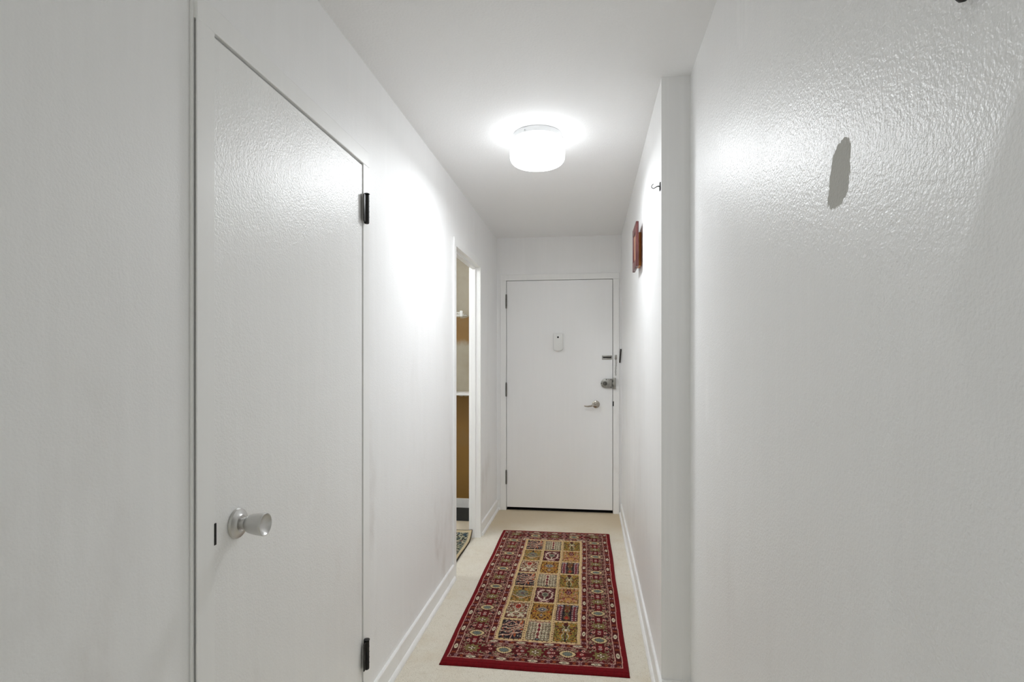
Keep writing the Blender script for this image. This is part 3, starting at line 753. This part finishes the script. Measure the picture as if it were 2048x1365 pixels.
RW, RL = 0.822, 1.975
def hall_rug_colour(s, t):
    cv = Canvas(len(s))
    # hand-made wobble of the woven lines
    s = s + 0.0016 * np.sin(t * 37) * np.sin(t * 11 + 1); t = t + 0.0016 * np.sin(s * 43 + 2)
    sx = np.minimum(s, RW - s)
    ex, et = sx - 0.025, np.minimum(t - 0.050, RL - 0.030 - t)         # inside the plain red band
    left = s < RW / 2
    cv.put(np.ones(len(s), bool), EDGE)
    d = np.minimum(ex, et)
    cv.put(d > 0, DKRED)
    long_side = (ex < et)                                               # long edges of the frame borders
    # outer and inner bead guards, main border
    def guard(lo, hi, off_t, pit_t, off_s, pit_s):
        m = (d > lo) & (d < hi); c = (lo + hi) / 2
        u = np.where(long_side, (t - off_t) / pit_t, (s - off_s) / pit_s)
        v = (d - c) / (hi - lo) * 2
        pit = np.where(long_side, pit_t, pit_s)
        du = (u - np.round(u)) * pit
        cv.put(m & (np.abs(v) < 0.9), (80, 16, 18))
        k = (np.abs(du) / 0.023) ** 1.4 + (np.abs(v) / 0.66) ** 2.2
        cv.put(m & (k < 1), IVORY); cv.put(m & (k < 0.26), (92, 92, 78)); cv.put(m & (k < 0.05), IVORY)
        for f, col in ((0.5, (180, 140, 140)), (0.31, (150, 70, 40)), (0.69, (150, 70, 40))):
            w = (u - f - np.round(u - f)) * pit
            cv.put(m & (np.abs(np.abs(w) - np.abs(v) * 0.009) < 0.0032) & (np.abs(v) < 0.75), col)
            if f == 0.5: cv.put(m & (np.hypot(w / 0.006, v / 0.3) < 1), (96, 40, 50))
    guard(0.003, 0.030, 0.150, 0.1775, 0.128, 0.139)
    guard(0.154, 0.178, 0.160, 0.1770, 0.205, 0.132)
    m = (d > 0.034) & (d < 0.150)
    cv.put(m, (88, 17, 21))
    # scrollwork, mirrored about the border's middle line
    bc = 0.092
    v = np.where(long_side, np.abs(ex - bc), np.abs(et - bc)); w = np.where(long_side, t, s)
    hs_t, hs_s = (RL - 0.143 - 0.104) / 12, (RW - 0.244) / 4
    uu = np.where(long_side, (t - 0.143) / hs_t, (s - 0.122) / hs_s)
    um = np.abs(uu - 2 * np.round(uu / 2)) * 0.14
    na = vnoise(um * 62 + 5, v * 70 + 9, 3.0); nb_ = vnoise(um * 105 + 1, v * 110 + 4, 8.0)
    out = v > 0.020
    cv.put(m & (np.abs(na - 0.5) < 0.055) & out, (172, 128, 112))
    cv.put(m & (nb_ > 0.80) & out, SAGE); cv.put(m & (nb_ < 0.13) & out, NAVY); cv.put(m & (np.abs(nb_ - 0.62) < 0.02) & out, (206, 176, 150))
    cv.put(m & (vnoise(w * 46, v * 40, 2.0) > 0.78) & ~out, (124, 20, 28))
    # motif centres round the frame: rosettes (even) and ovals (odd), small blossoms between
    cen = []
    for k in range(13):
        for x in (0.117, RW - 0.117): cen.append((x, 0.143 + k * hs_t, k % 2, 1))
    for k in range(1, 4):
        for y in (0.143, RL - 0.104 - 0.0 - 0.02): cen.append((0.122 + k * hs_s, y, k % 2, 0))
    for cx, cy, odd, lg in cen:
        near = (np.abs(s - cx) < 0.09) & (np.abs(t - cy) < 0.09) & m
        i = np.where(near)[0]
        if not len(i): continue
        sub = Canvas(0); sub.c = cv.c[i]
        dx, dy = s[i] - cx, t[i] - cy; al = np.ones(len(i), bool)
        if not lg: pass
        if odd:
            e = (np.abs(dx) / 0.036) ** 1.7 + (np.abs(dy) / 0.030) ** 1.7
            a = np.arctan2(dy, dx)
            sub.put(e < 1.35, (66, 12, 16)); sub.put(e < 1.0 + 0.10 * np.cos(18 * a), CREAM)
            sub.put(e < 0.50 + 0.10 * np.cos(12 * a), (86, 86, 72)); sub.put(e < 0.30, (124, 128, 118)); sub.put((e < 0.2) & (np.cos(8 * a) > 0.3), (78, 92, 92))
        else:
            r = np.hypot(dx, dy * 1.05); a = np.arctan2(dy, dx)
            e = 0.038 * (0.84 + 0.16 * np.cos(8 * a)); sub.put(r < e, (140, 124, 74)); sub.put((r < e * 0.82) & (np.cos(16 * a) > 0.1), (94, 80, 46))
            sub.put(r < e * 0.48, (96, 56, 40)); sub.put((r < 0.016) & (np.abs(np.sin(2 * a)) < 0.55), (222, 214, 186))
        cv.c[i] = sub.c
        # blossoms towards the neighbouring motif
        L = hs_t if lg else hs_s
        for sgn in (-1, 1):
            for off, du in ((-0.030, 0.50), (0.0, 0.44), (0.030, 0.50)):
                if not odd: continue
                bx, by = (cx + off, cy + sgn * L * du) if lg else (cx + sgn * L * du, cy + off)
                r = np.hypot(s - bx, t - by)
                cv.put(m & (r < 0.0085), (214, 160, 146)); cv.put(m & (r < 0.0040), (110, 18, 26))
            if not odd:
                bx, by = (cx, cy + sgn * L * 0.42) if lg else (cx + sgn * L * 0.42, cy)
                k = lens(s - bx, t - by, 0.020, 0.016); cv.put(m & k, (112, 18, 26)); cv.put(m & lens(s - bx, t - by, 0.010, 0.011), (168, 140, 132))
    # thin pale lines between the borders
    for q, wd in ((0.0015, 0.0021), (0.0320, 0.0021), (0.1520, 0.0021), (0.1795, 0.0018)):
        cv.put(np.abs(d - q) < wd, (206, 158, 142))
    # field: cream lattice with tiny dark marks, 3 x 7 panels
    fx0, fx1, ft0, ft1 = 0.207, RW - 0.207, 0.233, RL - 0.213
    m = (s > fx0) & (s < fx1) & (t > ft0) & (t < ft1)
    cv.put(m, (214, 184, 134))
    dots = (((s * 44) % 1.0 < 0.28) & ((t * 44 + 0.35) % 1.0 < 0.42))
    cv.put(m & dots, (126, 76, 60))
    TW, TG, TL, TP, t0 = 0.1130, 0.0185, 0.1960, 0.2150, 0.250
    x0 = RW / 2 - (3 * TW + 2 * TG) / 2
    for r in range(7):
        for c in range(3):
            p = (s - (x0 + c * (TW + TG) + TW / 2)) / (TW / 2); q = (t - (t0 + r * TP + TL / 2)) / (TL / 2)
            i = np.where((np.abs(p) < 1) & (np.abs(q) < 1))[0]
            sub = Canvas(0); sub.c = cv.c[i]
            tile(sub, np.ones(len(i), bool), p[i], q[i], (r % 3) * 3 + c)
            f1, f2 = vnoise(np.abs(p[i]) * 17 + 2, q[i] * 24 + 5, c + 11.0), vnoise(np.abs(p[i]) * 12 + 9, q[i] * 18 + 3, r % 3 + 4.0)
            sub.c[f1 > 0.74] *= 0.45; sub.c[f1 < 0.15] = sub.c[f1 < 0.15] * 0.5 + 0.5 * np.array(lin((206, 182, 140))[:3])
            k = f2 > 0.80; sub.c[k] = sub.c[k] * 0.4 + 0.6 * np.array(lin((112, 34, 34))[:3])
            cv.c[i] = sub.c
    g = vnoise(s * 260, t * 200, 6.0)
    cv.c *= (0.72 + 0.42 * g)[:, None]                                  # uneven dye of the yarns
    return cv.c

def rug_mesh(name, wd, ln, nx, ny, colour, height, mat, skirt=True):
    s = np.linspace(0, wd, nx); t = np.linspace(0, ln, ny)
    T, Sx = np.meshgrid(t, s, indexing='ij'); sf, tf = Sx.ravel(), T.ravel()
    x, y, z = height(sf, tf)
    col = colour(sf, tf)
    top = np.stack([x, y, z], 1)
    idx = np.arange(nx * ny).reshape(ny, nx)
    f = np.stack([idx[:-1, :-1], idx[:-1, 1:], idx[1:, 1:], idx[1:, :-1]], -1).reshape(-1, 4)
    # skirt and underside ring
    ring = np.concatenate([idx[0, :-1], idx[:-1, -1], idx[-1, :0:-1], idx[:0:-1, 0]])
    low = top[ring].copy(); low[:, 2] = np.maximum(low[:, 2] - 0.012, 0.0005)
    n0 = nx * ny; k = len(ring); lo = n0 + np.arange(k)
    sk = np.stack([ring, np.roll(ring, -1), np.roll(lo, -1), lo], -1)[:, ::-1]
    V = np.concatenate([top, low]); Fc = np.concatenate([f, sk])
    col = np.concatenate([col, col[ring]])
    me = bpy.data.meshes.new(name)
    me.vertices.add(len(V)); me.vertices.foreach_set('co', V.astype(np.float32).ravel())
    me.loops.add(Fc.size); me.loops.foreach_set('vertex_index', Fc.astype(np.int32).ravel())
    me.polygons.add(len(Fc)); me.polygons.foreach_set('loop_start', np.arange(0, Fc.size, 4, dtype=np.int32))
    me.polygons.foreach_set('use_smooth', np.ones(len(Fc), bool))
    me.update(calc_edges=True)
    at_ = me.color_attributes.new('weave', 'FLOAT_COLOR', 'POINT')
    at_.data.foreach_set('color', np.concatenate([col, np.ones((len(col), 1))], 1).astype(np.float32).ravel())
    me.materials.append(mat)
    o = bpy.data.objects.new(name, me); C.objects.link(o)
    return o

def rug_mat(name):
    m = N(name)
    a = m.n('ShaderNodeAttribute', attribute_name='weave')
    pile = m.noise(700, 2, 0.6)
    c = m.mix(m.ramp(pile, 0.3, 0.7, 0.30, 0.0), a.outputs['Color'], (0.02, 0.012, 0.01, 1))
    return m.fin(c, 0.9, m.bump(pile, 0.5, 0.002), Specular_IOR_Level=0.15)
M_rug = rug_mat('woven_rug')

def hall_height(s, t):
    e = np.minimum(np.minimum(s, RW - s), np.minimum(t, RL - t))
    z = 0.0035 + 0.0085 * np.clip(e / 0.010, 0, 1) ** 0.6
    for tt in (t, RL - t):                                            # bound end: groove then rolled edge
        z -= 0.0045 * np.exp(-((tt - 0.018) / 0.0045) ** 2)
    z += 0.0010 * (vnoise(s * 300, t * 300, 1.0) - 0.5) + 0.0015 * (vnoise(s * 3, t * 3, 4.0) - 0.5)
    wob = 0.0015 * np.sin(t * 9 + 1)
    return s - RW / 2 + wob, t - RL / 2 + 0.0015 * np.sin(s * 11), z
rug = rug_mesh('patterned_rug', RW, RL, 412, 760, hall_rug_colour, hall_height, M_rug)
rug.location = (-0.2515, 3.400, 0); rug.rotation_euler = (0, 0, math.radians(0.46))
tag(rug, 'red oriental rug with panelled centre lying along the hall carpet', 'rug')

GW, GL = 0.80, 0.56                                                   # green rug: width into the room, length along the wall
def green_colour(s, t):
    cv = Canvas(len(s)); al = np.ones(len(s), bool)
    d = np.minimum(np.minimum(s, GW - s), np.minimum(t, GL - t))
    n1, n2, n3 = vnoise(s * 100, t * 80, 1.0), vnoise(s * 170, t * 130, 2.0), vnoise(s * 70, t * 60, 3.0)
    cv.put(al, (204, 186, 152)); cv.put(d < 0.004, (70, 62, 50)); cv.put(d > 0.024, (92, 98, 94)); cv.put((d > 0.026) & (d < 0.036) & (n2 > 0.55), (176, 170, 150))  # dark outer rim is the shadow under the rug's edge, painted in
    f = d > 0.036
    cv.put(f, (38, 46, 42)); cv.put(f & (n1 > 0.58), (92, 104, 88)); cv.put(f & (n2 > 0.68), (196, 188, 164)); cv.put(f & (np.abs(n3 - 0.5) < 0.05), (186, 180, 152))
    cv.put(f & (n1 < 0.14), (128, 96, 86)); cv.put(f & (n3 > 0.82), (60, 78, 90))
    return cv.c
def green_height(s, t):
    # s runs from the room to the hall edge, t towards the far jamb; the far end rides up against the jamb
    far = np.clip((t - (GL - 0.15)) / 0.15, 0, 1)
    z = 0.009 + 0.052 * far ** 1.7 + 0.006 * np.exp(-((s - GW) / 0.03) ** 2) * (0.5 + 0.5 * np.sin(t * 14))
    z += 0.0008 * (vnoise(s * 260, t * 260, 2.0) - 0.5)
    return s - GW, t - 0.028 * far ** 2, z
gr = rug_mesh('green_rug', GW, GL, 240, 170, green_colour, green_height, M_rug)
gr.location = (-0.872, 3.640, 0)
tag(gr, 'dark green floral rug with cream border in the left doorway', 'rug')
